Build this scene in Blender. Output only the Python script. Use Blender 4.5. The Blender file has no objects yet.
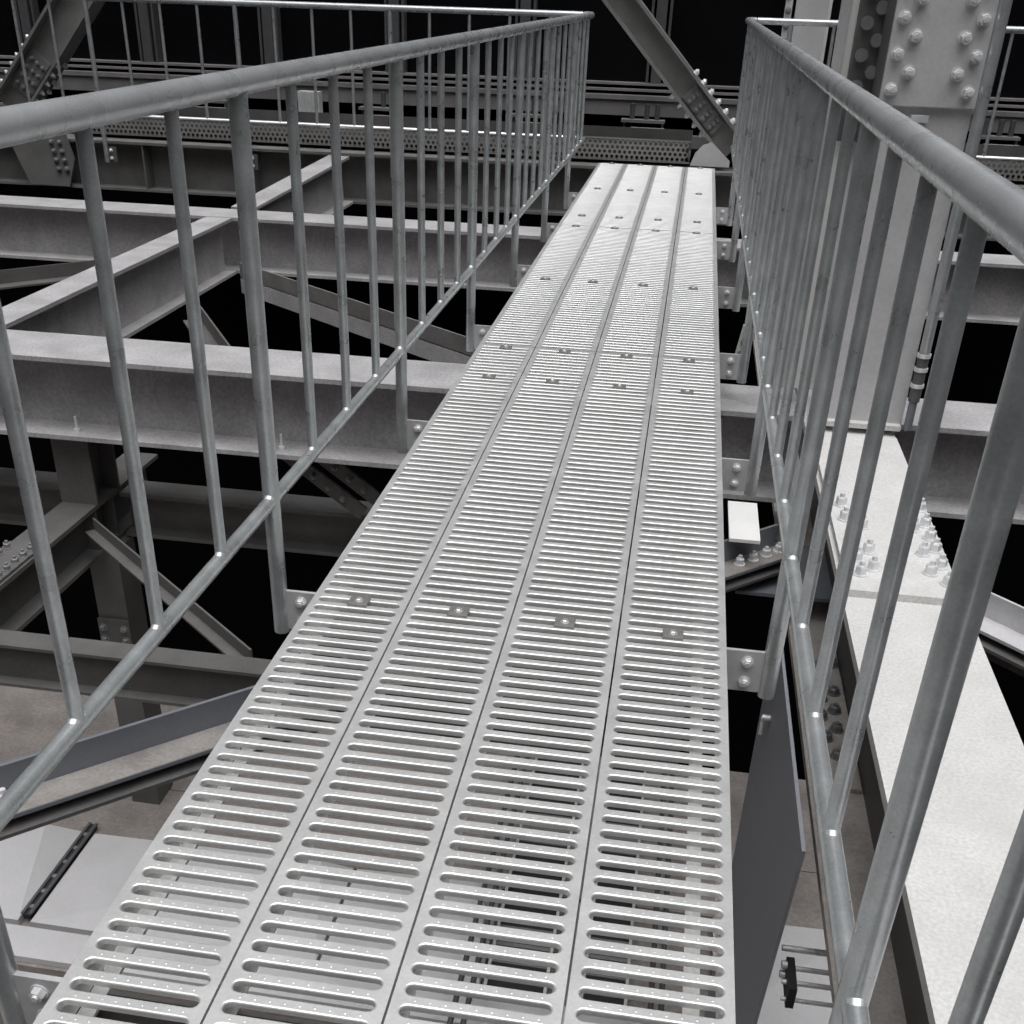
import bpy, bmesh, math, random
from mathutils import Vector, Matrix
random.seed(7)
sc = bpy.context.scene
col = sc.collection
V = Vector
PI = math.pi

# ------------------------------------------------------------------ materials
def mat(name, base, metallic=0.5, rough=0.5, mott=0.12, mscale=18.0, spec=0.5, grain=0.06, bump=0.0, stain=None, stain_amt=0.0, stain_scale=2.2):
    m = bpy.data.materials.new(name); m.use_nodes = True
    nt = m.node_tree; N = nt.nodes; L = nt.links
    b = N['Principled BSDF']
    b.inputs['Metallic'].default_value = metallic
    b.inputs['Specular IOR Level'].default_value = spec
    tc = N.new('ShaderNodeTexCoord')
    n1 = N.new('ShaderNodeTexNoise'); n1.inputs['Scale'].default_value = mscale; n1.inputs['Detail'].default_value = 5
    L.new(tc.outputs['Object'], n1.inputs['Vector'])
    n2 = N.new('ShaderNodeTexNoise'); n2.inputs['Scale'].default_value = mscale*14; n2.inputs['Detail'].default_value = 3
    L.new(tc.outputs['Object'], n2.inputs['Vector'])
    r1 = N.new('ShaderNodeMapRange'); r1.inputs['From Min'].default_value = .3; r1.inputs['From Max'].default_value = .7
    r1.inputs['To Min'].default_value = 1-mott; r1.inputs['To Max'].default_value = 1+mott
    L.new(n1.outputs['Fac'], r1.inputs['Value'])
    r2 = N.new('ShaderNodeMapRange'); r2.inputs['From Min'].default_value = .3; r2.inputs['From Max'].default_value = .7
    r2.inputs['To Min'].default_value = 1-grain; r2.inputs['To Max'].default_value = 1+grain
    L.new(n2.outputs['Fac'], r2.inputs['Value'])
    mu = N.new('ShaderNodeMath'); mu.operation = 'MULTIPLY'
    L.new(r1.outputs[0], mu.inputs[0]); L.new(r2.outputs[0], mu.inputs[1])
    vm = N.new('ShaderNodeVectorMath'); vm.operation = 'SCALE'
    vm.inputs[0].default_value = base[:3]
    L.new(mu.outputs[0], vm.inputs['Scale'])
    out = vm.outputs[0]
    if stain:
        n3 = N.new('ShaderNodeTexNoise'); n3.inputs['Scale'].default_value = stain_scale; n3.inputs['Detail'].default_value = 8; n3.inputs['Roughness'].default_value = .7
        L.new(tc.outputs['Object'], n3.inputs['Vector'])
        r3 = N.new('ShaderNodeMapRange'); r3.inputs['From Min'].default_value = .48; r3.inputs['From Max'].default_value = .7
        r3.inputs['To Min'].default_value = 0; r3.inputs['To Max'].default_value = stain_amt
        L.new(n3.outputs['Fac'], r3.inputs['Value'])
        mx = N.new('ShaderNodeMixRGB'); mx.inputs['Color2'].default_value = (*stain, 1)
        L.new(r3.outputs[0], mx.inputs['Fac']); L.new(out, mx.inputs['Color1'])
        out = mx.outputs[0]
    L.new(out, b.inputs['Base Color'])
    rr = N.new('ShaderNodeMapRange'); rr.inputs['To Min'].default_value = max(.05, rough-.1); rr.inputs['To Max'].default_value = min(1, rough+.1)
    L.new(n1.outputs['Fac'], rr.inputs['Value']); L.new(rr.outputs[0], b.inputs['Roughness'])
    if bump:
        bp = N.new('ShaderNodeBump'); bp.inputs['Strength'].default_value = bump; bp.inputs['Distance'].default_value = .002
        L.new(n2.outputs['Fac'], bp.inputs['Height']); L.new(bp.outputs[0], b.inputs['Normal'])
    return m

M = {}
M['deck'] = mat('deck galvanised steel', (.79,.79,.78), .56, .36, .07, 9, grain=.05, stain=(.40,.39,.37), stain_amt=.25)
M['clip'] = mat('clip steel', (.30,.29,.28), .6, .5)
M['screw'] = mat('screw steel', (.75,.74,.72), .7, .35)
M['tube'] = mat('railing tube galvanised steel', (.50,.52,.53), .55, .30, .16, 14, grain=.08)
M['top'] = mat('handrail tube polished by hands', (.56,.575,.59), .45, .28, .10, 12, grain=.06, stain=(.32,.33,.35), stain_amt=.5, stain_scale=6)
M['weld'] = mat('zinc sprayed weld', (.85,.87,.88), .6, .35)
M['beam'] = mat('galvanised beam', (.44,.428,.434), .1, .6, .16, 5, grain=.17, bump=.15, stain=(.32,.31,.312), stain_amt=.5)
M['white'] = mat('pale coated steel', (.63,.62,.607), .05, .6, .06, 8, grain=.12, stain=(.56,.545,.52), stain_amt=.5, stain_scale=5)
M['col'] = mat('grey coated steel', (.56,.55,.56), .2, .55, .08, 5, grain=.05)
M['dark'] = mat('weathered steel with shade in colour', (.125,.121,.118), .2, .6, .18, 5, grain=.1, stain=(.09,.082,.075), stain_amt=.5)  # base darkened for members in shadow; the stain is weathering
M['blue'] = mat('smooth blue grey steel', (.20,.21,.235), .2, .5, .06, 4, grain=.04)
M['plate'] = mat('smooth grey plate', (.36,.375,.41), .15, .5, .05, 4, grain=.04)
M['dirt'] = mat('dirty ledge', (.26,.24,.225), .05, .7, .15, 7, grain=.15, stain=(.13,.11,.10), stain_amt=.7, stain_scale=6)
M['rust'] = mat('dusty flange', (.46,.425,.40), .1, .7, .12, 6, grain=.12, stain=(.22,.18,.155), stain_amt=.75, stain_scale=4)
M['bolt'] = mat('bolt zinc', (.78,.78,.79), .3, .38)
M['lit_white'] = mat('white with light in colour', (.93,.92,.90), .0, .5, .03, 6, grain=.02)  # white that carries the light of brightly lit faces
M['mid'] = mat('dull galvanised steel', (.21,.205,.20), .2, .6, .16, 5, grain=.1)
M['dbolt'] = mat('dull bolt', (.26,.26,.27), .4, .5)
M['brown'] = mat('brown floor board', (.235,.21,.195), .0, .8, .2, 3, grain=.15, stain=(.12,.105,.095), stain_amt=.7)
M['panel'] = mat('pale grey panel', (.50,.488,.495), .0, .75, .05, 4, grain=.03)
M['black'] = mat('black cladding and shade', (.004,.004,.004), .0, .8, spec=.05)  # cladding, also the painted dark of the void and column gap
M['glass'] = mat('dark glazing', (.004,.004,.005), .0, .35, spec=.12)
M['mull'] = mat('dark anodised frame', (.10,.10,.105), .3, .55)
M['ledge'] = mat('dull grey ledge', (.22,.21,.21), .2, .6, .15, 4)
M['fix'] = mat('pale fitting', (.62,.63,.63), .2, .5)
M['mesh'] = mat('perforated walkway steel', (.30,.29,.275), .35, .55, .1, 5)
M['rubber'] = mat('black rubber', (.02,.02,.022), 0, .6)
M['alu'] = mat('aluminium rod', (.82,.83,.84), .3, .3)

# ------------------------------------------------------------------ mesh helpers
class MB:
    def __init__(s): s.v = []; s.f = []; s.sm = []
    def add(s, vs, fs, smooth=False):
        o = len(s.v); s.v += [V(p) for p in vs]
        for f in fs: s.f.append([i+o for i in f]); s.sm.append(smooth)
        return s
    def box(s, a, b):
        x0,x1 = sorted((a[0],b[0])); y0,y1 = sorted((a[1],b[1])); z0,z1 = sorted((a[2],b[2]))
        return s.add([(x0,y0,z0),(x1,y0,z0),(x1,y1,z0),(x0,y1,z0),(x0,y0,z1),(x1,y0,z1),(x1,y1,z1),(x0,y1,z1)],
              [(0,3,2,1),(4,5,6,7),(0,1,5,4),(1,2,6,5),(2,3,7,6),(3,0,4,7)])
    def bar(s, p, q, side, up, prof):
        """extrude closed convex-or-not profile [(s,u)...] from p to q; side/up unit vectors"""
        p=V(p); q=V(q); n=len(prof)
        vs=[p+side*a+up*b for a,b in prof]+[q+side*a+up*b for a,b in prof]
        fs=[(i,(i+1)%n,n+(i+1)%n,n+i) for i in range(n)]+[tuple(range(n))[::-1], tuple(range(n,2*n))]
        return s.add(vs,fs)
    def rect(s, p, q, w, h, upref=(0,0,1), off=(0,0)):
        sd,up=frame(p,q,upref); a,b=off
        return s.bar(p,q,sd,up,[(a-w/2,b-h/2),(a+w/2,b-h/2),(a+w/2,b+h/2),(a-w/2,b+h/2)])
    def tube(s, pts, r, n=14, caps=True):
        pts=[V(p) for p in pts]; rings=[]
        up=None
        for i,p in enumerate(pts):
            d=(pts[min(i+1,len(pts)-1)]-pts[max(i-1,0)]).normalized()
            if up is None:
                up=V((0,0,1)) if abs(d.z)<.9 else V((0,1,0))
            u=(up-d*up.dot(d)).normalized(); w=d.cross(u); up=u
            rings.append([p+(u*math.cos(2*PI*k/n)+w*math.sin(2*PI*k/n))*r for k in range(n)])
        vs=[x for rg in rings for x in rg]; fs=[]
        for i in range(len(rings)-1):
            for k in range(n):
                fs.append((i*n+k,i*n+(k+1)%n,(i+1)*n+(k+1)%n,(i+1)*n+k))
        s.add(vs,fs,True)
        if caps:
            s.add(rings[0],[tuple(range(n))[::-1]]); s.add(rings[-1],[tuple(range(n))])
        return s
    def mesh(s, name, off=V((0,0,0))):
        me=bpy.data.meshes.new(name)
        me.from_pydata([tuple(p-off) for p in s.v],[],s.f)
        me.polygons.foreach_set('use_smooth', s.sm)
        bm=bmesh.new(); bm.from_mesh(me); bmesh.ops.recalc_face_normals(bm,faces=bm.faces); bm.to_mesh(me); bm.free()
        me.update()
        return me

def frame(p,q,upref=(0,0,1)):
    d=(V(q)-V(p)).normalized(); u=V(upref)
    if abs(d.dot(u))>.98: u=V((0,1,0))
    side=d.cross(u).normalized(); up=side.cross(d).normalized()
    return side,up

ORG={}
def link(name, me, m, parent=None, loc=None):
    o=bpy.data.objects.new(name,me); col.objects.link(o)
    if me is not None and m is not None and not me.materials: me.materials.append(m)
    if parent: o.parent=parent
    if loc is not None: o.location=loc
    return o
def tag(o,label,cat,group=None,kind=None):
    if label: o['label']=label
    if cat: o['category']=cat
    if group: o['group']=group
    if kind: o['kind']=kind
    return o
def thing(name,label,cat,loc,group=None):
    o=bpy.data.objects.new(name,None); col.objects.link(o); o.location=loc; o.empty_display_size=.1
    ORG[o]=V(loc)
    return tag(o,label,cat,group,'thing')
def part(name,mb,m,parent,label=None):
    """world-space mesh data stored relative to the root of the parent"""
    off=ORG[parent]
    o=link(name,mb.mesh(name,off),m,parent); ORG[o]=off
    if label: o['label']=label
    return o
def solo(name,mb,m,label,cat,group=None,loc=None):
    c=V(loc) if loc is not None else sum(mb.v,V((0,0,0)))/len(mb.v)
    if loc is None: c.z=min(p.z for p in mb.v)
    o=link(name,mb.mesh(name,c),m,None,c); ORG[o]=c
    return tag(o,label,cat,group,'thing')
def struct(name,mb,m):
    o=link(name,mb.mesh(name),m); o['kind']='structure'; return o

def ibeam(mb,p,q,w,h,tf=.022,tw=.014,upref=(0,0,1)):
    """p,q = centre line of the TOP face"""
    sd,up=frame(p,q,upref)
    a=w/2; t=tw/2
    prof=[(-a,0),(-a,-tf),(-t,-tf),(-t,-h+tf),(-a,-h+tf),(-a,-h),(a,-h),(a,-h+tf),(t,-h+tf),(t,-tf),(a,-tf),(a,0)]
    n=len(prof); p=V(p); q=V(q)
    vs=[p+sd*x+up*y for x,y in prof]+[q+sd*x+up*y for x,y in prof]
    fs=[(i,(i+1)%n,n+(i+1)%n,n+i) for i in range(n)]
    for o in (0,n): fs+=[tuple(o+i for i in (0,1,2,9,10,11)),tuple(o+i for i in (2,3,8,9)),tuple(o+i for i in (3,4,5,6,7,8))]
    return mb.add(vs,fs)
def angle(mb,p,q,w,h,t=.012,upref=(0,0,1),flip=False):
    """vertical leg at side 0, horizontal leg going to +side (or -side); p,q = heel"""
    sd,up=frame(p,q,upref)
    if flip: sd=-sd
    prof=[(0,0),(w,0),(w,t),(t,t),(t,h),(0,h)]
    n=6; p=V(p); q=V(q)
    vs=[p+sd*x+up*y for x,y in prof]+[q+sd*x+up*y for x,y in prof]
    fs=[(i,(i+1)%n,n+(i+1)%n,n+i) for i in range(n)]+[(0,1,2,3),(0,3,4,5),(6,7,8,9),(6,9,10,11)]
    return mb.add(vs,fs)

def bolt_mesh(name,r,h,stub=.5,wash=True,cham=True):
    mb=MB()
    def ring(rad,z,n=6,ph=0): return [(rad*math.cos(2*PI*k/n+ph),rad*math.sin(2*PI*k/n+ph),z) for k in range(n)]
    def prism(rad,z0,z1,n,rad1=None,ph=0,smooth=False):
        rad1=rad if rad1 is None else rad1
        mb.add(ring(rad,z0,n,ph)+ring(rad1,z1,n,ph),[(k,(k+1)%n,n+(k+1)%n,n+k) for k in range(n)],smooth)
        mb.add(ring(rad1,z1,n,ph),[tuple(range(n))])
    if wash: prism(r*1.28,0,h*.16,16,smooth=True)
    prism(r,h*.16,h*.85,6); prism(r,h*.85,h,6,r*.82)
    if stub: prism(r*.5,h,h*(1+stub),10,r*.44,smooth=True)
    return mb.mesh(name)
BOLT={}
def bolt(parent,pos,normal,r=.02,h=.026,m='bolt',stub=.45,name='bolt',spin=None):
    key=(r,h,m,stub)
    if key not in BOLT:
        me=bolt_mesh('bolt',r,h,stub); me.materials.append(M[m]); BOLT[key]=me
    o=bpy.data.objects.new(name,BOLT[key]); col.objects.link(o); o.parent=parent
    o.location=V(pos)-ORG[parent]
    q=V((0,0,1)).rotation_difference(V(normal).normalized())
    o.rotation_mode='QUATERNION'
    o.rotation_quaternion=q @ Matrix.Rotation(random.uniform(0,PI) if spin is None else spin,3,'Z').to_quaternion()
    return o

# ------------------------------------------------------------------ perforated deck planks
SEAM=[-.797,-.5605,-.3055,-.0490,.2025]
PITCH=.0415
def plank_mesh(w,L):
    mb=MB(); r=.0106; fl=.0032; mx=.0165
    n=int((L-.006)/PITCH); m0=(L-n*PITCH)/2
    K=6
    def ring(cy,off,z):
        R=r+off; pts=[]
        xr=w-mx-r; xl=mx+r
        for k in range(K+1):
            a=-PI/2+PI*k/K; pts.append((xr+R*math.cos(a),cy+R*math.sin(a),z))
        for k in range(K+1):
            a=PI/2+PI*k/K; pts.append((xl+R*math.cos(a),cy+R*math.sin(a),z))
        return pts
    nr=2*(K+1)
    for i in range(n):
        y0=m0+i*PITCH; y1=y0+PITCH; cy=(y0+y1)/2
        r0=ring(cy,fl,0); r1=ring(cy,fl*.45,-.0005); r2=ring(cy,fl*.12,-.0018); r3=ring(cy,0,-.0036); r4=ring(cy,.0008,-.0125)
        vs=r0+r1+r2+r3+r4
        fs=[]
        for j in range(4):
            for k in range(nr): fs.append((j*nr+k,j*nr+(k+1)%nr,(j+1)*nr+(k+1)%nr,(j+1)*nr+k))
        mb.add(vs,fs,True)
        xr=w-mx-r; xl=mx+r
        # flats
        o=r0
        mb.add([(xl,y0,0),(xr,y0,0),o[0],o[-1]],[(0,1,2,3)])
        mb.add([(xr,y1,0),(xl,y1,0),o[K+1],o[K]],[(0,1,2,3)])
        mb.add([(xr,y0,0),(w,y0,0),(w,y1,0),(xr,y1,0)]+o[K::-1],[(0,1,2,3,4,5,6,7,8,9,10)])
        mb.add([(xl,y1,0),(0,y1,0),(0,y0,0),(xl,y0,0)]+o[:K:-1],[(0,1,2,3,4,5,6,7,8,9,10)])
        # nine raised studs on the bar between two slots
        if i<n-1:
            for q in range(9):
                cx=xl+(xr-xl)*(q+.35)/8.6; c=(cx,y1,.0013); rr=.0025
                base=[(cx+rr*math.cos(PI/3*t),y1+rr*math.sin(PI/3*t),.0002) for t in range(6)]
                mb.add(base+[c],[(t,(t+1)%6,6) for t in range(6)],True)
    e=.0012
    for a,b in ((0,m0),(L-m0,L)):
        if b-a>1e-4: mb.add([(0,a,0),(w,a,0),(w,b,0),(0,b,0)],[(0,1,2,3)])
    # folded skirts and return lips
    t=.003
    mb.box((e,e,-.05),(t,L-e,-.0005)); mb.box((w-t,e,-.05),(w-e,L-e,-.0005))
    mb.box((t,e,-.05),(.022,L-e,-.047)); mb.box((w-.022,e,-.05),(w-t,L-e,-.047))
    mb.box((t,e,-.05),(w-t,t,-.0005)); mb.box((t,L-t,-.05),(w-t,L-e,-.0005))
    me=mb.mesh('deck_plank')
    return me
def clip_mesh():
    mb=MB(); w=.024; l=.021
    mb.box((-w,-l,.0015),(w,l,.0055))
    mb.box((-w,-l-.003,-.012),(w,-l,.0055))
    mb.box((-w*.8,l,-.010),(w*.8,l+.003,.0055))
    me=mb.mesh('clip'); me.materials.append(M['clip']); return me
CLIP=clip_mesh()
SCREW=bolt_mesh('screw',.0085,.006,.35); SCREW.materials.append(M['screw'])
SEG=[(.30,4.612,(2.274,4.14,4.585),'nearest length of the catwalk'),(4.616,7.446,(5.888,7.42),'middle length of the catwalk'),(7.450,10.495,(7.80,9.02,10.46),'far end length of the catwalk')]
LANE=['leftmost','second from left','second from right','rightmost']
PM={}
for li in range(4):
    w=SEAM[li+1]-SEAM[li]-.004
    for si,(a,b,rows,txt) in enumerate(SEG):
        key=(round(w,3),si)
        if key not in PM:
            PM[key]=plank_mesh(w,b-a); PM[key].materials.append(M['deck'])
        o=link('deck_plank',PM[key],None,None,(SEAM[li]+.002,a,0))
        tag(o,'slotted galvanised steel deck plank, %s, %s'%(LANE[li],txt),'deck plank','slotted planks of the catwalk deck')
        n=int((b-a-.006)/PITCH); m0=(b-a-n*PITCH)/2
        for y in rows:
            k=min(n-1,max(0,round((y-a-m0)/PITCH-.5)))
            cy=m0+(k+.5)*PITCH
            c=link('clip',CLIP,None,o,(w/2,cy,0)); c['label']='small grey clamp plate over a slot'
            link('screw',SCREW,None,c,(0,0,.0055))

# bearers under the deck
def bearer(y,label):
    mb=MB()
    angle(mb,(-.785,y+.012,-.150),(.190,y+.012,-.150),.07,.098,.008,flip=True)
    mb.box((-.795,y-.03,-.150),(-.785,y+.012,-.06)); mb.box((.190,y-.03,-.150),(.198,y+.012,-.06))
    solo('deck_bearer',mb,M['dark'],label,'bearer','cross bearers under the catwalk deck')
POSTL=[1.085,2.395,3.735,5.075,6.41,7.75,9.09]
POSTR=[1.045,2.335,3.615,4.90,6.19,7.48,8.77]
names=['nearest','second','third','fourth','fifth','sixth','farthest']
for i in range(7):
    y=(POSTR[i]+POSTL[i])/2
for x0,lb in ((-.772,'left'),(.128,'right')):
    mb=MB(); mb.box((x0,.3,-.0585),(x0+.026,10.48,-.0515))
    solo('flat_runner',mb,M['white'],'pale flat steel runner seen through the slots along the %s edge of the deck'%lb,'runner','flat runners under the deck')

# ------------------------------------------------------------------ railings
def railing(name,label,X,posts,nb_first,side,yend,sp):
    """side=+1: deck lies towards +x (left railing)"""
    t=thing(name,label,'railing',(X,2.3,-.16))
    zt,zl=1.10,.198
    y0=posts[0]-sp*3.5
    top=MB(); top.tube([(X,y0,zt),(X,yend-.06,zt),(X-side*.018,yend-.018,zt),(X-side*.06,yend,zt)],.0242,20)
    part('top_rail',top,M['top'],t)
    low=MB(); low.tube([(X,y0,zl),(X,yend-.06,zl),(X-side*.018,yend-.018,zl),(X-side*.06,yend,zl)],.0165,14); part('bottom_rail',low,M['tube'],t)
    ys=[]
    for i,p in enumerate(posts):
        pb=MB(); pb.tube([(X,p,-.165),(X,p,zt-.006)],.0205,16); po=part('post',pb,M['tube'],t)
        w=MB(); w.tube([(X,p-.024,zl+.004),(X,p-.008,zl+.016),(X,p+.008,zl+.016),(X,p+.024,zl+.004)],.0125,10); part('weld',w,M['weld'],po)
        nxt=posts[i+1] if i+1<len(posts) else yend
        nb=4
        for k in range(1,nb):
            ys.append(p+(nxt-p)*k/nb)
        # bracket
        br=MB(); xi=X+side*.018; xo=X+side*.118
        br.box((xi,p-.006,-.155),(xo,p+.004,-.045))
        b=part('bracket',br,M['col'],t)
        for z in (-.073,-.128):
            bolt(b,(X+side*.058,p-.006,z),(0,-1,0),.012,.014,'bolt',.3)
    for k in range(1,4): ys.append(posts[0]-sp*k)
    for y in ys:
        bb=MB(); bb.tube([(X,y,zl),(X,y,zt-.015)],.0132,12); ba=part('baluster',bb,M['tube'],t)
        w=MB(); w.tube([(X,y-.019,zl+.005),(X,y-.006,zl+.014),(X,y+.006,zl+.014),(X,y+.019,zl+.005)],.0105,10); part('weld',w,M['weld'],ba)
    return t
railing('left_railing','tubular galvanised railing along the left edge of the slotted catwalk',-.92,POSTL,4,1,10.35,.335)
railing('right_railing','tubular galvanised railing along the right edge of the slotted catwalk',.318,POSTR,4,-1,10.35,.322)
for i in range(7):
    bearer(POSTR[i]+.02,'steel cross bearer under the deck at the %s post of the right railing'%names[i]) if i not in () else None

def far_railing(label,x0,x1):
    t=thing('far_railing',label,'railing',((x0+x1)/2,10.35,-.2),'railings along the far edge')
    d=1 if x1>x0 else -1; Y=10.35
    m=MB(); m.tube([(x0+d*-.262,Y,1.10),(x1,Y,1.10)],.0242,14); part('top_rail',m,M['top'],t)
    m=MB(); m.tube([(x0-d*.262,Y,.20),(x1,Y,.20)],.0165,12); part('bottom_rail',m,M['weld'],t,'bright bottom rail')
    n=int(abs(x1-x0)/.335)
    for k in range(0,n+1):
        x=x0+d*.335*k
        post=(k%4==0)
        m=MB()
        if post: m.tube([(x,Y,-.19),(x,Y,1.09)],.0205,12)
        else: m.tube([(x,Y,.20),(x,Y,1.09)],.0132,10)
        p=part('post' if post else 'baluster',m,M['tube'],t)
        if post and k:
            b=MB(); b.box((x+.018,Y-.004,-.185),(x+.10,Y+.006,-.06)); bb=part('bracket',b,M['dark'],t)
            for z in (-.09,-.155): bolt(bb,(x+.05,Y-.004,z),(0,-1,0),.014,.016,'bolt',.3)
    return t
far_railing('railing along the far edge, running left from the catwalk corner',-.92-.335,-8.6)
far_railing('railing along the far edge, running right from the catwalk corner',.318+.335,5.2)

# ------------------------------------------------------------------ structural steel
def beam_thing(name,label,p,q,w,h,m,cat='beam',group=None,stiff=(),studs=(),tf=.022,tw=.014,upref=(0,0,1)):
    c=(V(p)+V(q))/2; c.z=min(p[2],q[2])-h
    t=thing(name,label,cat,c,group)
    mb=MB(); ibeam(mb,p,q,w,h,tf,tw,upref); o=part('beam_section',mb,M[m],t)
    sd,up=frame(p,q,upref); d=(V(q)-V(p)).normalized()
    for s in stiff:
        c0=V(p)+d*s; mb=MB()
        for sg in (-1,1):
            mb.bar(c0-d*.006,c0+d*.006,sd,up,[(sg*tw/2,-tf),(sg*(w/2-.008),-tf),(sg*(w/2-.008),-h+tf),(sg*tw/2,-h+tf)])
        part('stiffener',mb,M[m],t)
    for s in studs:
        c0=V(p)+d*s+sd*(w*.32)*(1 if sd.y<0 else -1)-up*(h-tf)
        mb=MB(); mb.tube([c0,c0+up*.075],.006,8); mb.tube([c0,c0+up*.014],.017,6); part('stud_bolt',mb,M['bolt'],t)
    return t
B1Y=4.95; B2Y=8.575
beam_thing('cross_beam','wide galvanised cross beam nearest on the left, passing under the catwalk',(-9,B1Y,-.25),(.578,B1Y,-.25),.392,.40,'beam',group='galvanised floor beams',studs=(6.18,7.22,4.3))
beam_thing('cross_beam','near galvanised cross beam right of the big column',(.957,B1Y,-.25),(6,B1Y,-.25),.392,.40,'beam',group='galvanised floor beams',studs=(.14,))
beam_thing('cross_beam','second galvanised cross beam back, left of the girder',(-9.5,B2Y,-.25),(.578,B2Y,-.25),.35,.40,'beam',group='galvanised floor beams')
beam_thing('cross_beam','second galvanised cross beam back, seen right of the big column',(.957,B2Y,-.25),(6.5,B2Y,-.25),.35,.40,'beam',group='galvanised floor beams')
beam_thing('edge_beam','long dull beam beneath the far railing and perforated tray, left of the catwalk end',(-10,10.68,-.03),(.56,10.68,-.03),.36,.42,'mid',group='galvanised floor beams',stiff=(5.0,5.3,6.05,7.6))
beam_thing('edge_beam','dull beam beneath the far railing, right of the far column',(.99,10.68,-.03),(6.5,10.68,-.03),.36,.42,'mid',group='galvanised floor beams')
beam_thing('longitudinal_beam','galvanised beam running away between the two left cross beams',(-3.445,B1Y+.21,-.25),(-3.445,B2Y-.19,-.25),.20,.40,'beam',group='galvanised floor beams')
beam_thing('longitudinal_beam','galvanised beam running from the second cross beam to the far dull beam',(-3.42,B2Y+.225,-.245),(-3.10,10.42,-.043),.20,.40,'beam',group='galvanised floor beams')

# main girder under the big column
t=thing('main_girder','heavy pale steel girder running away under the right side column','girder',(.775,4.0,-.92))
mb=MB(); mb.box((.588,-1.2,-.28),(.947,11.9,-.25)); tf=part('top_flange',mb,M['white'],t,'pale bright top flange')
mb=MB(); mb.box((.757,-1.2,-.875),(.783,11.9,-.28)); part('web',mb,M['dark'],t)  # shadow on the web is put into this dark colour
mb=MB(); mb.box((.588,5.2,-.905),(.947,11.9,-.875)); part('bottom_flange',mb,M['lit_white'],t,'pale far length of the bottom flange')  # brightly lit stretch of flange, its light put into the white
mb=MB(); mb.box((.588,-1.2,-.905),(.947,5.2,-.875)); bf=part('bottom_flange',mb,M['rust'],t,'dusty brown bottom flange')
def splice(y0,y1,boltys):
    mb=MB(); mb.box((.600,y0,-.2498),(.935,y1,-.228)); sp=part('splice_plate',mb,M['white'],tf)
    # bolts belong to the flange they clamp
    for i,y in enumerate(boltys):
        for x in ((.646,.892) if i%2 else (.694,.868)):
            pass
    return sp
sp=MB(); sp.box((.600,3.085,-.2498),(.935,4.50,-.226)); spo=part('splice_plate',sp,M['white'],t)
for (x,y) in [(.642,3.74),(.696,3.69),(.642,3.615),(.692,3.56),(.644,3.435),(.690,3.365),(.646,3.30),(.690,3.24),(.648,3.195),
              (.866,3.72),(.910,3.755),(.862,3.575),(.905,3.62),(.904,3.515),(.862,3.385),(.905,3.42),(.863,3.245),(.902,3.30),(.904,3.18)]:
    bolt(spo,(x,y,-.226),(0,0,1),.0185,.032,'bolt',.42)
sp=MB(); sp.box((.600,6.35,-.2498),(.935,7.6,-.226)); spo=part('splice_plate',sp,M['white'],t)
for k in range(6):
    for x in (.64,.69,.85,.90): bolt(spo,(x+(.01 if k%2 else -.01),6.5+k*.1,-.226),(0,0,1),.0185,.03,'bolt',.4)
sp=MB(); sp.box((.60,2.95,-.8748),(.748,4.15,-.858)); spo=part('splice_plate',sp,M['rust'],t,'brown lower splice plate with dark bolts')
for (x,y) in [(.715,3.845),(.728,3.72),(.672,3.69),(.678,3.574),(.712,3.52),(.664,3.471),(.704,3.398),(.655,3.353),(.700,3.28),(.66,3.22),(.69,3.12)]:
    bolt(spo,(x,y,-.858),(0,0,1),.0195,.026,'dbolt',.25)
for (x,y) in [(.63,4.0),(.64,3.16),(.64,2.014)]:
    mb=MB(); mb.tube([(x,y,-.876),(x,y,-.80)],.008,8); mb.tube([(x,y,-.876),(x,y,-.858)],.02,6); part('stud_bolt',mb,M['bolt'],t)

# near column
t=thing('steel_column','large grey steel column with bolted splice plate standing on the pale girder','column',(.80,4.8,-.22))
mb=MB(); mb.box((.662,4.622,-.205),(.965,4.65,3.2)); part('front_flange',mb,M['col'],t)
mb=MB(); mb.box((.645,4.65,-.205),(.955,4.99,3.2)); side=part('web_box',mb,M['dark'],t)  # shadow side of the column, shade put into the dark colour
mb=MB(); mb.box((.49,4.992,-.20),(.955,5.02,3.2)); part('rear_flange',mb,M['lit_white'],t,'white rear flange, brightened as if lit')  # brightness of the lit flange is put into its colour
mb=MB(); mb.box((.488,4.975,-.20),(.523,4.991,3.2)); part('flange_lip',mb,M['col'],t)
mb=MB(); mb.box((.64,4.585,-.2258),(.960,5.03,-.205)); part('base_plate',mb,M['white'],t)
mb=MB(); mb.box((.636,4.596,.955),(.966,4.6218,2.2)); sp=part('splice_plate',mb,M['col'],t)
for k in range(8):
    z=1.005+k*.0555; o=.0 if k%2==0 else .048
    bolt(sp,(.668+o,4.596,z),(0,-1,0),.0185,.03,'bolt',.35)
    bolt(sp,(.930-.048*(k%2),4.596,z),(0,-1,0),.0185,.03,'bolt',.35)
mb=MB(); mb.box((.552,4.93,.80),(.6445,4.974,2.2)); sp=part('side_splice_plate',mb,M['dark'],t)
for k in range(6):
    z=.99+.105*k
    for xx,dz in ((.585,0),(.630,.05)):
        b=MB(); b.tube([(xx,4.93,z+dz),(xx,4.908,z+dz)],.023,16); part('round_bolt',b,M['dbolt'],sp)
mb=MB(); mb.box((.772,4.60,.835),(.802,4.6218,.92)); mb.box((.755,4.59,.905),(.815,4.6218,.928)); part('lug',mb,M['fix'],t,'small white lug')

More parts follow.
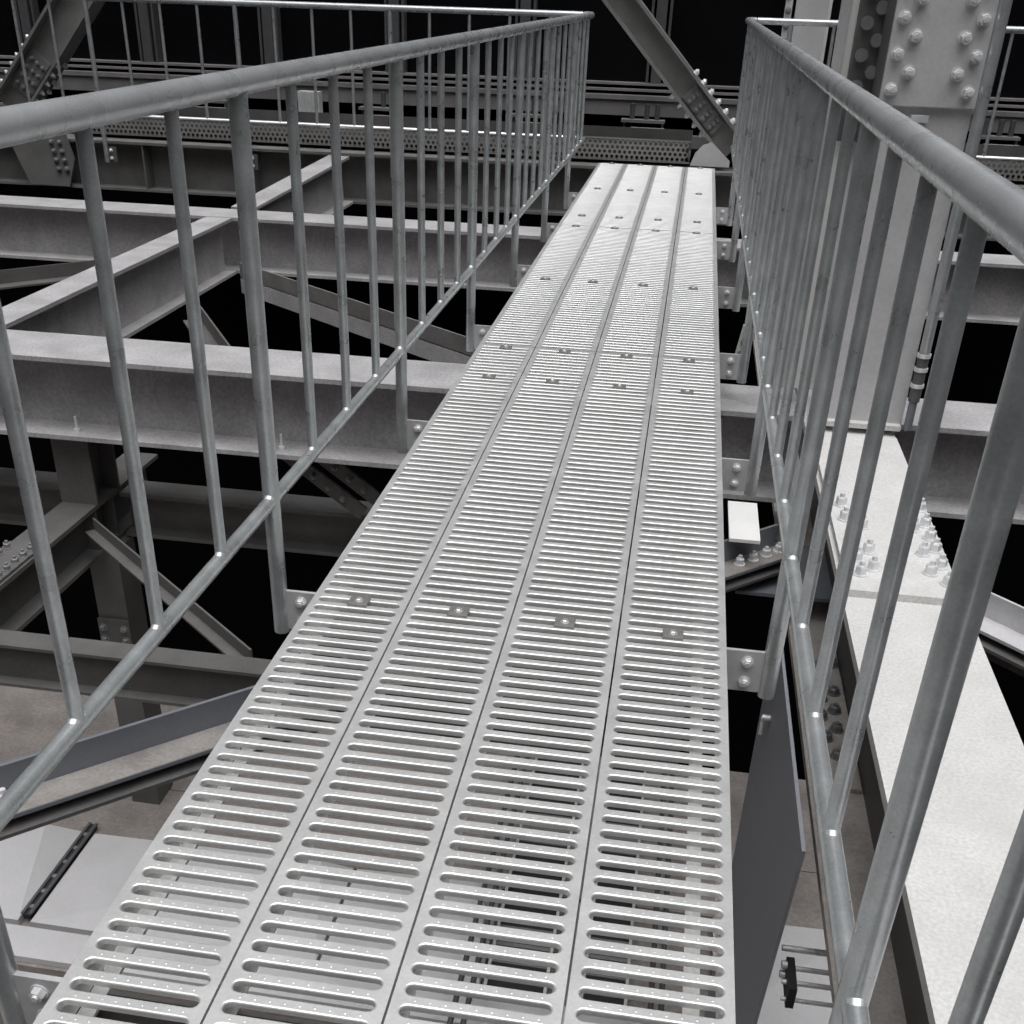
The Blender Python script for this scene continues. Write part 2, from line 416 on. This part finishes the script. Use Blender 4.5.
# conduit beside the column
t=thing('conduit_pipe','galvanised conduit pipe with couplings rising beside the right edge of the big column','pipe',(.988,4.598,-.22))
mb=MB(); mb.tube([(.988,4.598,.09),(.988,4.598,3.0)],.021,14); part('pipe',mb,M['tube'],t)
mb=MB()
mb.tube([(.988,4.598,-.10),(.988,4.598,.095)],.0225,14); part('coupling',mb,M['dark'],t)
for z in (.085,.03,-.035):
    mb=MB(); mb.tube([(.988,4.598,z-.008),(.988,4.598,z+.008)],.0265,14); part('collar',mb,M['bolt'],t)
mb=MB(); mb.tube([(.988,4.598,-.22),(.988,4.598,-.10)],.017,12); part('nipple',mb,M['blue'],t)

# far column and braces
t=thing('far_column','far grey steel column with a bolted flange beyond the right railing','column',(.80,10.8,-.25))
mb=MB(); mb.box((.70,10.80,-.248),(.962,11.1,3.4)); part('web_box',mb,M['col'],t)
mb=MB(); mb.box((.615,10.80,-.248),(.672,10.83,3.4)); fl=part('flange',mb,M['fix'],t,'pale bolted flange')
mb=MB(); mb.box((.672,10.86,-.248),(.70,11.1,3.4)); part('shade_strip',mb,M['black'],t)  # black strip stands in for shade between flange and web
mb=MB(); mb.box((.958,10.79,-.248),(.985,10.82,3.4)); part('flange_lip',mb,M['white'],t)
for k in range(9): bolt(fl,(.643,10.80,.95+k*.11),(0,-1,0),.02,.02,'dbolt',.2)
def brace(label,p,q,w,plate,group):
    c=(V(p)+V(q))/2
    t=thing('diagonal_brace',label,'brace',c,group)
    d=(V(q)-V(p)).normalized(); sd=d.cross(V((0,1,0))).normalized()
    Yb=.30
    # H section with web facing the viewer
    n=V((0,1,0))
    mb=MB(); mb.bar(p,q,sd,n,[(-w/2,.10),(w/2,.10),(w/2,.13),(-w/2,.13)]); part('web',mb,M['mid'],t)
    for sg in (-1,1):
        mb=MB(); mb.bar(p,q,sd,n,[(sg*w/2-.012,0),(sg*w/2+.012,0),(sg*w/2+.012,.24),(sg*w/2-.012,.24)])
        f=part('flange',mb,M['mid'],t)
        for k in range(6):
            for yy in (.05,.18):
                bolt(f,V(p)+d*(.18+.1*k)+sd*(sg*(w/2+.012))+n*yy,sd*sg,.02,.03,'bolt',.3)
    mb=MB(); mb.bar(V(p)+d*.22,V(p)+d*.62,sd,n,[(-w*.32,.078),(w*.36,.078),(w*.36,.0995),(-w*.32,.0995)]); s=part('splice_plate',mb,M['mid'],t)
    for k in range(4):
        for x in (-.2,.0,.22): bolt(s,V(p)+d*(.28+.09*k)+sd*(w*x)+n*.078,(0,-1,0),.02,.025,'dbolt',.3)
    return t
brace('diagonal steel brace rising left from the far column behind the catwalk end',(.345,10.62,.13),(-1.50,10.62,2.0),.205,1,'diagonal braces')
brace('diagonal steel brace rising right at the far upper left corner',(-6.44,10.75,.145),(-4.4,10.75,2.40),.29,1,'diagonal braces')
G=[(-.015,.001),(.02,.10),(.08,.167),(.15,.19),(.32,.05),(.32,.001)]
mb=MB(); mb.add([(x,10.598,z) for x,z in G]+[(x,10.614,z) for x,z in G],[(0,1,2,3,4,5),(6,7,8,9,10,11)]+[(i,(i+1)%6,6+(i+1)%6,6+i) for i in range(6)])
solo('gusset_plate',mb,M['col'],'grey gusset plate at the foot of the far brace beyond the catwalk end','gusset plate')
t=thing('gusset_plate','bolted gusset plate at the foot of the upper left brace','gusset plate',(-6.0,10.46,-.45))
G=[(-6.33,.062),(-6.14,-.435),(-5.75,-.435),(-5.66,-.2),(-5.72,.05)]
mb=MB(); mb.add([(x,10.46,z) for x,z in G]+[(x,10.48,z) for x,z in G],[(0,1,2,3,4),(5,6,7,8,9)]+[(i,(i+1)%5,5+(i+1)%5,5+i) for i in range(5)]); g=part('plate',mb,M['mid'],t)
for k in range(4):
    for x in (-5.86,-5.78): bolt(g,(x+.012*k,10.46,-.06-.075*k),(0,-1,0),.022,.03,'dbolt',.3)

# plan bracing (angles) at about z -0.65
t=thing('bracing_angle','double angle plan brace crossing beneath the catwalk from lower left','brace',(-.5,3.2,-.65))
P=V((-2.35,1.515,-.655)); Q=V((.50,4.285,-.655))
mb=MB(); angle(mb,P,Q,.115,.105,.012); part('upper_angle',mb,M['blue'],t)
mb=MB(); angle(mb,P-V((0,0,.045)),Q-V((0,0,.045)),.13,-.035,.012); part('lower_angle',mb,M['dark'],t)
mb=MB(); d=(Q-P).normalized(); sd=d.cross(V((0,0,1))); mb.bar(P,Q,sd,V((0,0,1)),[(.014,.0125),(.113,.0125),(.113,.0135),(.014,.0135)]); ff=part('ledge_face',mb,M['dirt'],t,'dusty brown ledge of the angle')
bolt(ff,P+d*.93+sd*.05+V((0,0,.0135)),(0,0,1),.02,.03,'bolt',.5)
for k in range(4): bolt(ff,Q-d*(.03+.075*k)+sd*.06+V((0,0,.0135)),(0,0,1),.0185,.028,'bolt',.4)
mb=MB(); mb.box((.36,4.05,-.765),(.745,4.55,-.75)); solo('gusset_plate',mb,M['blue'],'flat grey gusset plate between the catwalk and the pale girder','gusset plate')
t=thing('bracing_angle','pale double angle plan brace right of the pale girder','brace',(1.6,3.6,-.65))
P=V((.96,4.10,-.64)); Q=V((2.9,2.06,-.64))
mb=MB(); angle(mb,P,Q,.115,.105,.012); part('upper_angle',mb,M['col'],t)
mb=MB(); angle(mb,P-V((0,0,.04)),Q-V((0,0,.04)),.14,-.10,.012); part('lower_angle',mb,M['dark'],t)
for (dz,dx,wd) in ((0,0,'upper'),):
    t=thing('bracing_angle','double angle plan brace running between the two cross beams left of the catwalk','brace',(-2.1,7.4,-.5))
    P=V((-3.2,8.08,-.60)); Q=V((-.80,6.21,-.60))
    mb=MB(); angle(mb,P,Q,.09,.10,.012,flip=True); part('upper_angle',mb,M['mid'],t)
    P=P-V((0,0,.012)); Q=Q-V((0,0,.012))
    mb=MB(); angle(mb,P,Q,.09,-.105,.012,flip=True); part('lower_angle',mb,M['beam'],t)
mb=MB(); angle(mb,(-5.5,6.2,-.56),(-3.65,8.2,-.56),.12,.10,.012); solo('bracing_angle',mb,M['dark'],'steel angle brace at the left edge between the cross beams','brace')
mb=MB(); angle(mb,(-3.02,6.9,-.62),(-2.02,5.3,-.62),.12,.10,.012); solo('bracing_angle',mb,M['dark'],'short steel angle just behind the near cross beam','brace')

# lower level left
t=thing('stub_column','short dark column standing on the lower beam under the near cross beam','column',(-2.90,4.95,-1.03))
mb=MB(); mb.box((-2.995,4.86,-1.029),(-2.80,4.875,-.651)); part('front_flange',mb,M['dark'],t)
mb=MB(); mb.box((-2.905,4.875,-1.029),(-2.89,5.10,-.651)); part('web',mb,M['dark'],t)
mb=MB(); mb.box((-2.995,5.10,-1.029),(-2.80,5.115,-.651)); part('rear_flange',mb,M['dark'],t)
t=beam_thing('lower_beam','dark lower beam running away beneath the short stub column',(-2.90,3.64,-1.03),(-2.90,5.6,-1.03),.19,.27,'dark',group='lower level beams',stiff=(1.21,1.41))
mb=MB(); mb.box((-2.985,3.95,-1.0302),(-2.815,4.35,-1.016)); sp=part('splice_plate',mb,M['dark'],t)
for k in range(5): bolt(sp,(-2.96,4.0+.07*k,-1.016),(0,0,1),.018,.025,'dbolt',.4)
for k in range(5): bolt(sp,(-2.84,4.0+.07*k,-1.016),(0,0,1),.018,.025,'dbolt',.4)
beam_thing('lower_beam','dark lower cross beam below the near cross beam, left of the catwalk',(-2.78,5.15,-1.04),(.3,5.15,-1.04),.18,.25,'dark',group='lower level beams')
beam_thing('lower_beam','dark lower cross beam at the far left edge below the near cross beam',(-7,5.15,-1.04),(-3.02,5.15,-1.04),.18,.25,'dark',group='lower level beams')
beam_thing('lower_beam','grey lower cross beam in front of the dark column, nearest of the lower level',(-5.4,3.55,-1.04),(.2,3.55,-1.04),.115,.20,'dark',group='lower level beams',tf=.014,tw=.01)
t=thing('lower_column','dark lower column with bolted splice below the lower beam','column',(-2.86,5.0,-3.2))
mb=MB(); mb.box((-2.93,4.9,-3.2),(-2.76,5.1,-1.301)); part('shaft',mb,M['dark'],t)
mb=MB(); mb.box((-2.935,4.885,-2.1),(-2.755,4.8995,-1.72)); sp=part('splice_plate',mb,M['dark'],t)
for k in range(5):
    for x in (-2.905,-2.785): bolt(sp,(x,4.885,-1.77-.07*k),(0,-1,0),.017,.022,'col' if False else 'dbolt',.3)
mb=MB(); angle(mb,(-2.78,4.77,-1.13),(-1.56,3.70,-1.13),.06,.07,.01); solo('bracing_angle',mb,M['dark'],'thin steel angle running down right from the stub column joint','brace')
for k,(a,b) in enumerate((((-1.80,4.93,-.69),(-1.42,4.93,-.97)),((-1.62,4.93,-.69),(-1.33,4.93,-.90)))):
    t=thing('short_brace','short bolted bar under the near cross beam, %s of two beside the catwalk'%('left' if k==0 else 'right'),'brace',a,'short bars under the cross beam')
    mb=MB(); mb.rect(a,b,.07,.02,(0,-1,0)); s=part('bar',mb,M['dark'],t)
    d=(V(b)-V(a)).normalized(); sd,up=frame(a,b,(0,-1,0))
    for q in range(4): bolt(s,V(a)+d*(.08+.09*q)+up*.01,up,.014,.02,'dbolt',.3)
# smooth plate below the girder on the right
mb=MB(); mb.add([(.50,2.42,-.70),(.50,3.74,-.70),(.50,3.74,-3.0),(.50,2.80,-3.0),(.511,2.42,-.70),(.511,3.74,-.70),(.511,3.74,-3.0),(.511,2.80,-3.0)],
    [(0,1,2,3),(4,5,6,7),(0,1,5,4),(1,2,6,5),(2,3,7,6),(3,0,4,7)])
pl=solo('hanging_plate',mb,M['plate'],'smooth dark blue grey steel plate hanging between catwalk and girder at lower right','plate')
mb=MB(); mb.tube([(.50,3.45,-.95),(.47,3.45,-.95)],.012,8); mb.tube([(.475,3.45,-.95),(.475,3.45,-1.02)],.008,8); part('lug_bolt',mb,M['bolt'],pl)
# pale block seen between deck edge and bracing
mb=MB(); mb.box((.305,4.06,-.546),(.425,4.44,-.532)); solo('marker_plate',mb,M['lit_white'],'small white plate beside the deck edge above the gusset plate','plate')
t=thing('splice_bar','pale bolted splice bar behind the deck edge under the right railing','plate',(.33,5.6,-.5))
mb=MB(); mb.bar((.31,5.3,-.26),(.345,5.3,-.02),V((1,0,0)),V((0,1,0)),[(-.028,0),(.028,0),(.028,.02),(-.028,.02)]); s=part('bar',mb,M['white'],t)
for k in range(4): bolt(s,(.316+.007*k,5.3,-.20+.05*k),(0,-1,0),.012,.014,'dbolt',.2)
# rods and clamp at lower right
t=thing('rod_clamp','bundle of bright metal rods held by a black clamp at the lower right','clamp',(.56,2.48,-1.25))
for k,(y,z,r) in enumerate(((2.56,-1.20,.010),(2.50,-1.22,.008),(2.46,-1.24,.008),(2.42,-1.27,.007))):
    mb=MB(); mb.tube([(.535,y,z),(.86,y,z)],r,10); part('rod',mb,M['alu'],t)
mb=MB(); mb.box((.548,2.40,-1.285),(.572,2.53,-1.205)); part('clamp_body',mb,M['rubber'],t)
for z in (-1.21,-1.25): 
    mb=MB(); mb.tube([(.532,2.50,z),(.548,2.50,z)],.012,8); part('nut',mb,M['bolt'],t)

# ------------------------------------------------------------------ lower floor, panels, tracks
def floor_boards():
    mb=MB()
    y=4.60; 
    mb.box((-8,4.58,-3.10),(1.4,5.05,-3.002)); mb.box((-8,5.06,-3.10),(-2.95,5.95,-3.0)); mb.box((-2.94,5.06,-3.10),(1.4,5.95,-3.004))
    mb.box((-8,3.58,-3.12),(1.4,4.58,-3.03)); mb.box((-8,-1,-3.5),(1.4,3.58,-3.42)); mb.box((-8,3.5,-3.42),(1.4,3.58,-3.14))
    return mb
struct('floor',floor_boards(),M['brown'])
def panel(x0,x1,y0,y1,label,pk=.3):
    mb=MB(); cx=x0+(x1-x0)*.38; cy=y0+(y1-y0)*.52
    b=-3.028; z=-2.985
    P=[(x0,y0,z),(x1,y0,z),(x1,y1,z),(x0,y1,z)]
    mb.add(P+[(x0+.18*(x1-x0),y0+.15*(y1-y0),z+.02),(x1-.1*(x1-x0),y1-.12*(y1-y0),z+pk*.35),(x0,y0,b),(x1,y0,b),(x1,y1,b),(x0,y1,b)],
      [(0,1,4),(1,5,4),(1,2,5),(2,3,5),(3,4,5),(3,0,4),(0,1,7,6),(1,2,8,7),(2,3,9,8),(3,0,6,9),(6,7,8,9)])
    solo('faceted_panel',mb,M['panel'],label,'panel','pale faceted panels on the lower level')
xs=[(-4.75,-3.075),(-3.005,-1.45),(-1.43,-.60),(.56,1.35)]
ls=['pale faceted panel at the lower left edge, left of the dark slot strip','pale faceted panel right of the dark slot strip at lower left','pale faceted panel seen through the middle slots of the deck','pale faceted panel seen beneath the right hand railing']
for i in range(4): panel(xs[i][0],xs[i][1],3.83,4.56,ls[i])
mb=MB(); mb.box((-8,3.60,-3.028),(.49,3.80,-2.99)); solo('panel_kerb',mb,M['panel'],'flat pale kerb strip in front of the faceted panels','kerb')
def slot_strip(x,w,y0,y1,label,lines=1):
    t=thing('slot_strip',label,'slot strip',(x,(y0+y1)/2,-3.0),'dark slot strips between panels')
    z=-2.97 
    mb=MB(); mb.box((x-w/2,y0,-3.0),(x+w/2,y1,z)); b=part('body',mb,M['rubber'],t)
    for e in (-1,1):
        mb=MB(); mb.box((x+e*w/2-.008,y0,z),(x+e*w/2+.008,y1,z+.012)); part('edge_trim',mb,M['mull'] if lines==1 else M['fix'],t)
    n=int((y1-y0)/.12)
    for k in range(n):
        mb=MB(); mb.box((x-w/2+.008,y0+.05+k*.12,z),(x+w/2-.008,y0+.075+k*.12,z+.006)); part('crossbar',mb,M['ledge'],t)
slot_strip(-3.04,.040,3.86,4.62,'dark slot strip between the pale panels at lower left')
t=0
for (x,w,lb) in ((-.42,.30,'left'),(.02,.22,'right')):
    slot_strip(x,w,3.83,6.2,'long framed track seen through the deck slots, %s of two'%lb,2)
for (x,lb) in ((-.66,'first'),(-.60,'second'),(.24,'third'),(.29,'fourth')):
    mb=MB(); mb.tube([(x,2.2,-2.75),(x,6.4,-2.75)],.014,8)
    solo('conduit',mb,M['mull'],'thin cable conduit under the deck slots, %s from the left'%lb,'conduit','thin conduits seen through the slots')

# ------------------------------------------------------------------ far walkway, wall, fittings
def perforated(x0,x1,Y,z0,z1):
    mb=MB(); p=.044; r=.0155; R=p/math.sqrt(3); dz=p*.866
    nx=int((x1-x0)/p)-1; rows=int((z1-z0-.02)/dz)
    for j in range(rows):
        for i in range(nx):
            cx=x0+(i+.75+(.5 if j%2 else 0))*p; cz=z0+.012+(j+.5)*dz
            a=[PI/6+PI/3*k for k in range(6)]
            outer=[(cx+R*math.cos(t),Y,cz+R*math.sin(t)) for t in a]
            inner=[(cx+r*math.cos(t),Y,cz+r*math.sin(t)) for t in a]
            back=[(q[0],Y+.006,q[2]) for q in inner]
            mb.add(outer+inner+back,[(k,(k+1)%6,6+(k+1)%6,6+k) for k in range(6)]+[(6+k,6+(k+1)%6,12+(k+1)%6,12+k) for k in range(6)])
    mb.box((x0,Y,z0),(x1,Y+.004,z0+.014)); mb.box((x0,Y-.006,z1-.012),(x1,Y+.004,z1))
    return mb
for x0,x1,lb in ((-5.75,-.02,'left of the far brace'),(1.02,3.6,'right of the big column')):
    t=thing('perforated_tray','long perforated steel tray beyond the catwalk end, '+lb,'tray',((x0+x1)/2,11.1,.001),'perforated trays at the far end')
    part('perforated_side',perforated(x0,x1,10.70,.001,.182),M['mesh'],t)
    mb=MB(); mb.box((x0,10.708,.001),(x1,11.6,.006)); mb.box((x0,11.6,.001),(x1,11.606,.182)); part('tray_body',mb,M['dark'],t)
    mb=MB()
    for k in range(6): mb.tube([(x0+.02,10.80+.12*k,.052),(x1-.02,10.80+.12*k,.052)],.045,10)
    part('dark_filler',mb,M['rubber'],t)  # black tubes added so the perforations look dark
mb=MB(); mb.box((-9,12.02,-.02),(6,12.10,.09)); solo('kerb_beam',mb,M['ledge'],'dull grey beam behind the far perforated tray','beam')
mb=MB(); mb.box((-9,11.95,-.5),(6,12.0,-.03)); struct('wall_lower',mb,M['black'])

mb=MB(); mb.box((-14,12.62,-9),(10,12.72,12)); struct('wall_back',mb,M['black'])  # height raised out of view to darken the far end
mb=MB(); mb.box((-14,-6,-9),(-13.9,12.7,8.0)); struct('wall_left',mb,M['black'])
mb=MB(); mb.box((9.9,-6,-9),(10,12.7,8.0)); struct('wall_right',mb,M['black'])
mb=MB(); mb.box((-14,-6,-9.1),(10,12.7,-9)); struct('floor_2',mb,M['black'])  # bottom of the void, black colour stands in for its darkness
mb=MB(); mb.box((-9,12.28,.36),(6,12.60,.40)); mb.box((-9,12.30,.22),(6,12.60,.355)); mb.box((-9,12.36,.43),(6,12.60,.45)); mb.box((-9,12.42,.48),(6,12.60,.50)); struct('trim_1',mb,M['ledge'])
mxs=[-8.36,-7.04,-5.72,-4.40,-3.08,-1.76,-.44,.88,2.20,3.52,4.84]
for i,x in enumerate(mxs):
    mb=MB()
    for a,b,y in ((-.10,-.075,12.46),(-.05,.05,12.44),(.075,.10,12.46)): mb.box((x+a,y,.5),(x+b,12.6,3.4))
    struct('trim_%d'%(i+2),mb,M['mull'])
for i in range(len(mxs)-1):
    mb=MB(); mb.box((mxs[i]+.10,12.58,.5),(mxs[i+1]-.10,12.6,3.4)); struct('window_%d'%(i+1),mb,M['glass'])

def fitting(x,kind,label):
    t=thing('wall_fitting',label,'fitting',(x,12.06,.09),'fittings along the far wall')
    if kind=='box':
        mb=MB(); mb.box((x-.11,11.98,.10),(x+.11,12.10,.33))
        for k in range(5): mb.box((x-.10+.045*k,11.965,.11),(x-.085+.045*k,11.98,.32))
        part('ribbed_case',mb,M['fix'],t)
        mb=MB(); mb.box((x-.2,11.95,.091),(x+.22,12.11,.105)); part('tray',mb,M['fix'],t)
    else:
        mb=MB(); mb.box((x-.22,11.96,.19),(x+.20,12.10,.215)); part('shelf',mb,M['ledge'],t)
        for s in (-.2,.17):
            mb=MB(); mb.box((x+s,12.0,.091),(x+s+.02,12.06,.19)); part('leg',mb,M['ledge'],t)
        for s in (-.12,.02,.12):
            mb=MB(); mb.tube([(x+s,12.04,.215),(x+s,12.04,.35)],.025,10); part('stem',mb,M['mull'],t)
        mb=MB(); mb.tube([(x-.12,11.95,.13),(x+.2,11.95,.13)],.022,10); part('tube_lamp',mb,M['fix'],t,'pale tube')
for x,k,l in ((-4.93,'lamp','pale fitting on the far wall sill, farthest left'),(-3.86,'box','ribbed grey box on the far wall sill left of the catwalk'),(-3.12,'lamp','bracket fitting on the far wall sill right of the ribbed box'),(-1.6,'lamp','bracket fitting on the far wall sill behind the left railing end'),(-.50,'lamp','bracket fitting with pale tube on the far wall sill beyond the catwalk end'),(2.3,'box','ribbed grey box on the far wall sill right of the big column'),(2.78,'lamp','dark bracket fitting at the right end of the far wall sill')):
    fitting(x,k,l)

# ------------------------------------------------------------------ camera
cam=bpy.data.cameras.new('camera'); co=bpy.data.objects.new('camera',cam); col.objects.link(co)
r=V((0.9860629311207674,0.16414671241572348,0.027124761245596422)); dn=V((0.10913405843200415,-0.5151057877809172,-0.8501504482647531)); fw=V((-0.12557727963163062,0.8412620781883078,-0.5258407198407221))
m3=Matrix((r,-dn,-fw)).transposed()
co.matrix_world=Matrix.Translation((0,0,1.28)) @ m3.to_4x4()
cam.sensor_width=36; cam.lens=1107.28613/1024*36
cam.shift_x=(512-494.533)/1024; cam.shift_y=(670.5626-512)/1024
cam.clip_start=.02; cam.clip_end=200
sc.camera=co

# ------------------------------------------------------------------ light: overcast sky, brightest overhead
w=bpy.data.worlds.new('World'); sc.world=w; w.use_nodes=True
nt=w.node_tree; N=nt.nodes; L=nt.links
bg=N['Background']; tc=N.new('ShaderNodeTexCoord'); sx=N.new('ShaderNodeSeparateXYZ'); L.new(tc.outputs['Generated'],sx.inputs[0])
dt=N.new('ShaderNodeVectorMath'); dt.operation='DOT_PRODUCT'; dt.inputs[1].default_value=V((.05,-.18,.97)).normalized(); L.new(tc.outputs['Generated'],dt.inputs[0])
mxn=N.new('ShaderNodeMath'); mxn.operation='MAXIMUM'; mxn.inputs[1].default_value=0; L.new(dt.outputs['Value'],mxn.inputs[0])
pw=N.new('ShaderNodeMath'); pw.operation='POWER'; pw.inputs[1].default_value=8.0; L.new(mxn.outputs[0],pw.inputs[0])
ma=N.new('ShaderNodeMath'); ma.operation='MULTIPLY_ADD'; ma.inputs[1].default_value=6.5; ma.inputs[2].default_value=.012; L.new(pw.outputs[0],ma.inputs[0])
L.new(ma.outputs[0],bg.inputs['Strength']); bg.inputs['Color'].default_value=(.985,.99,1,1)
sun=bpy.data.lights.new('sun','SUN'); sun.energy=.15; sun.angle=math.radians(40); sun.color=(1,.985,.96)
so=bpy.data.objects.new('sun',sun); col.objects.link(so); so.location=(3,-3,8)
so.rotation_euler=V((-.35,.45,-1)).to_track_quat('-Z','Y').to_euler()

vs=sc.view_settings; sc.display_settings.display_device='sRGB'
vs.view_transform='Standard'; vs.look='None'; vs.exposure=0; vs.gamma=1; vs.use_curve_mapping=False
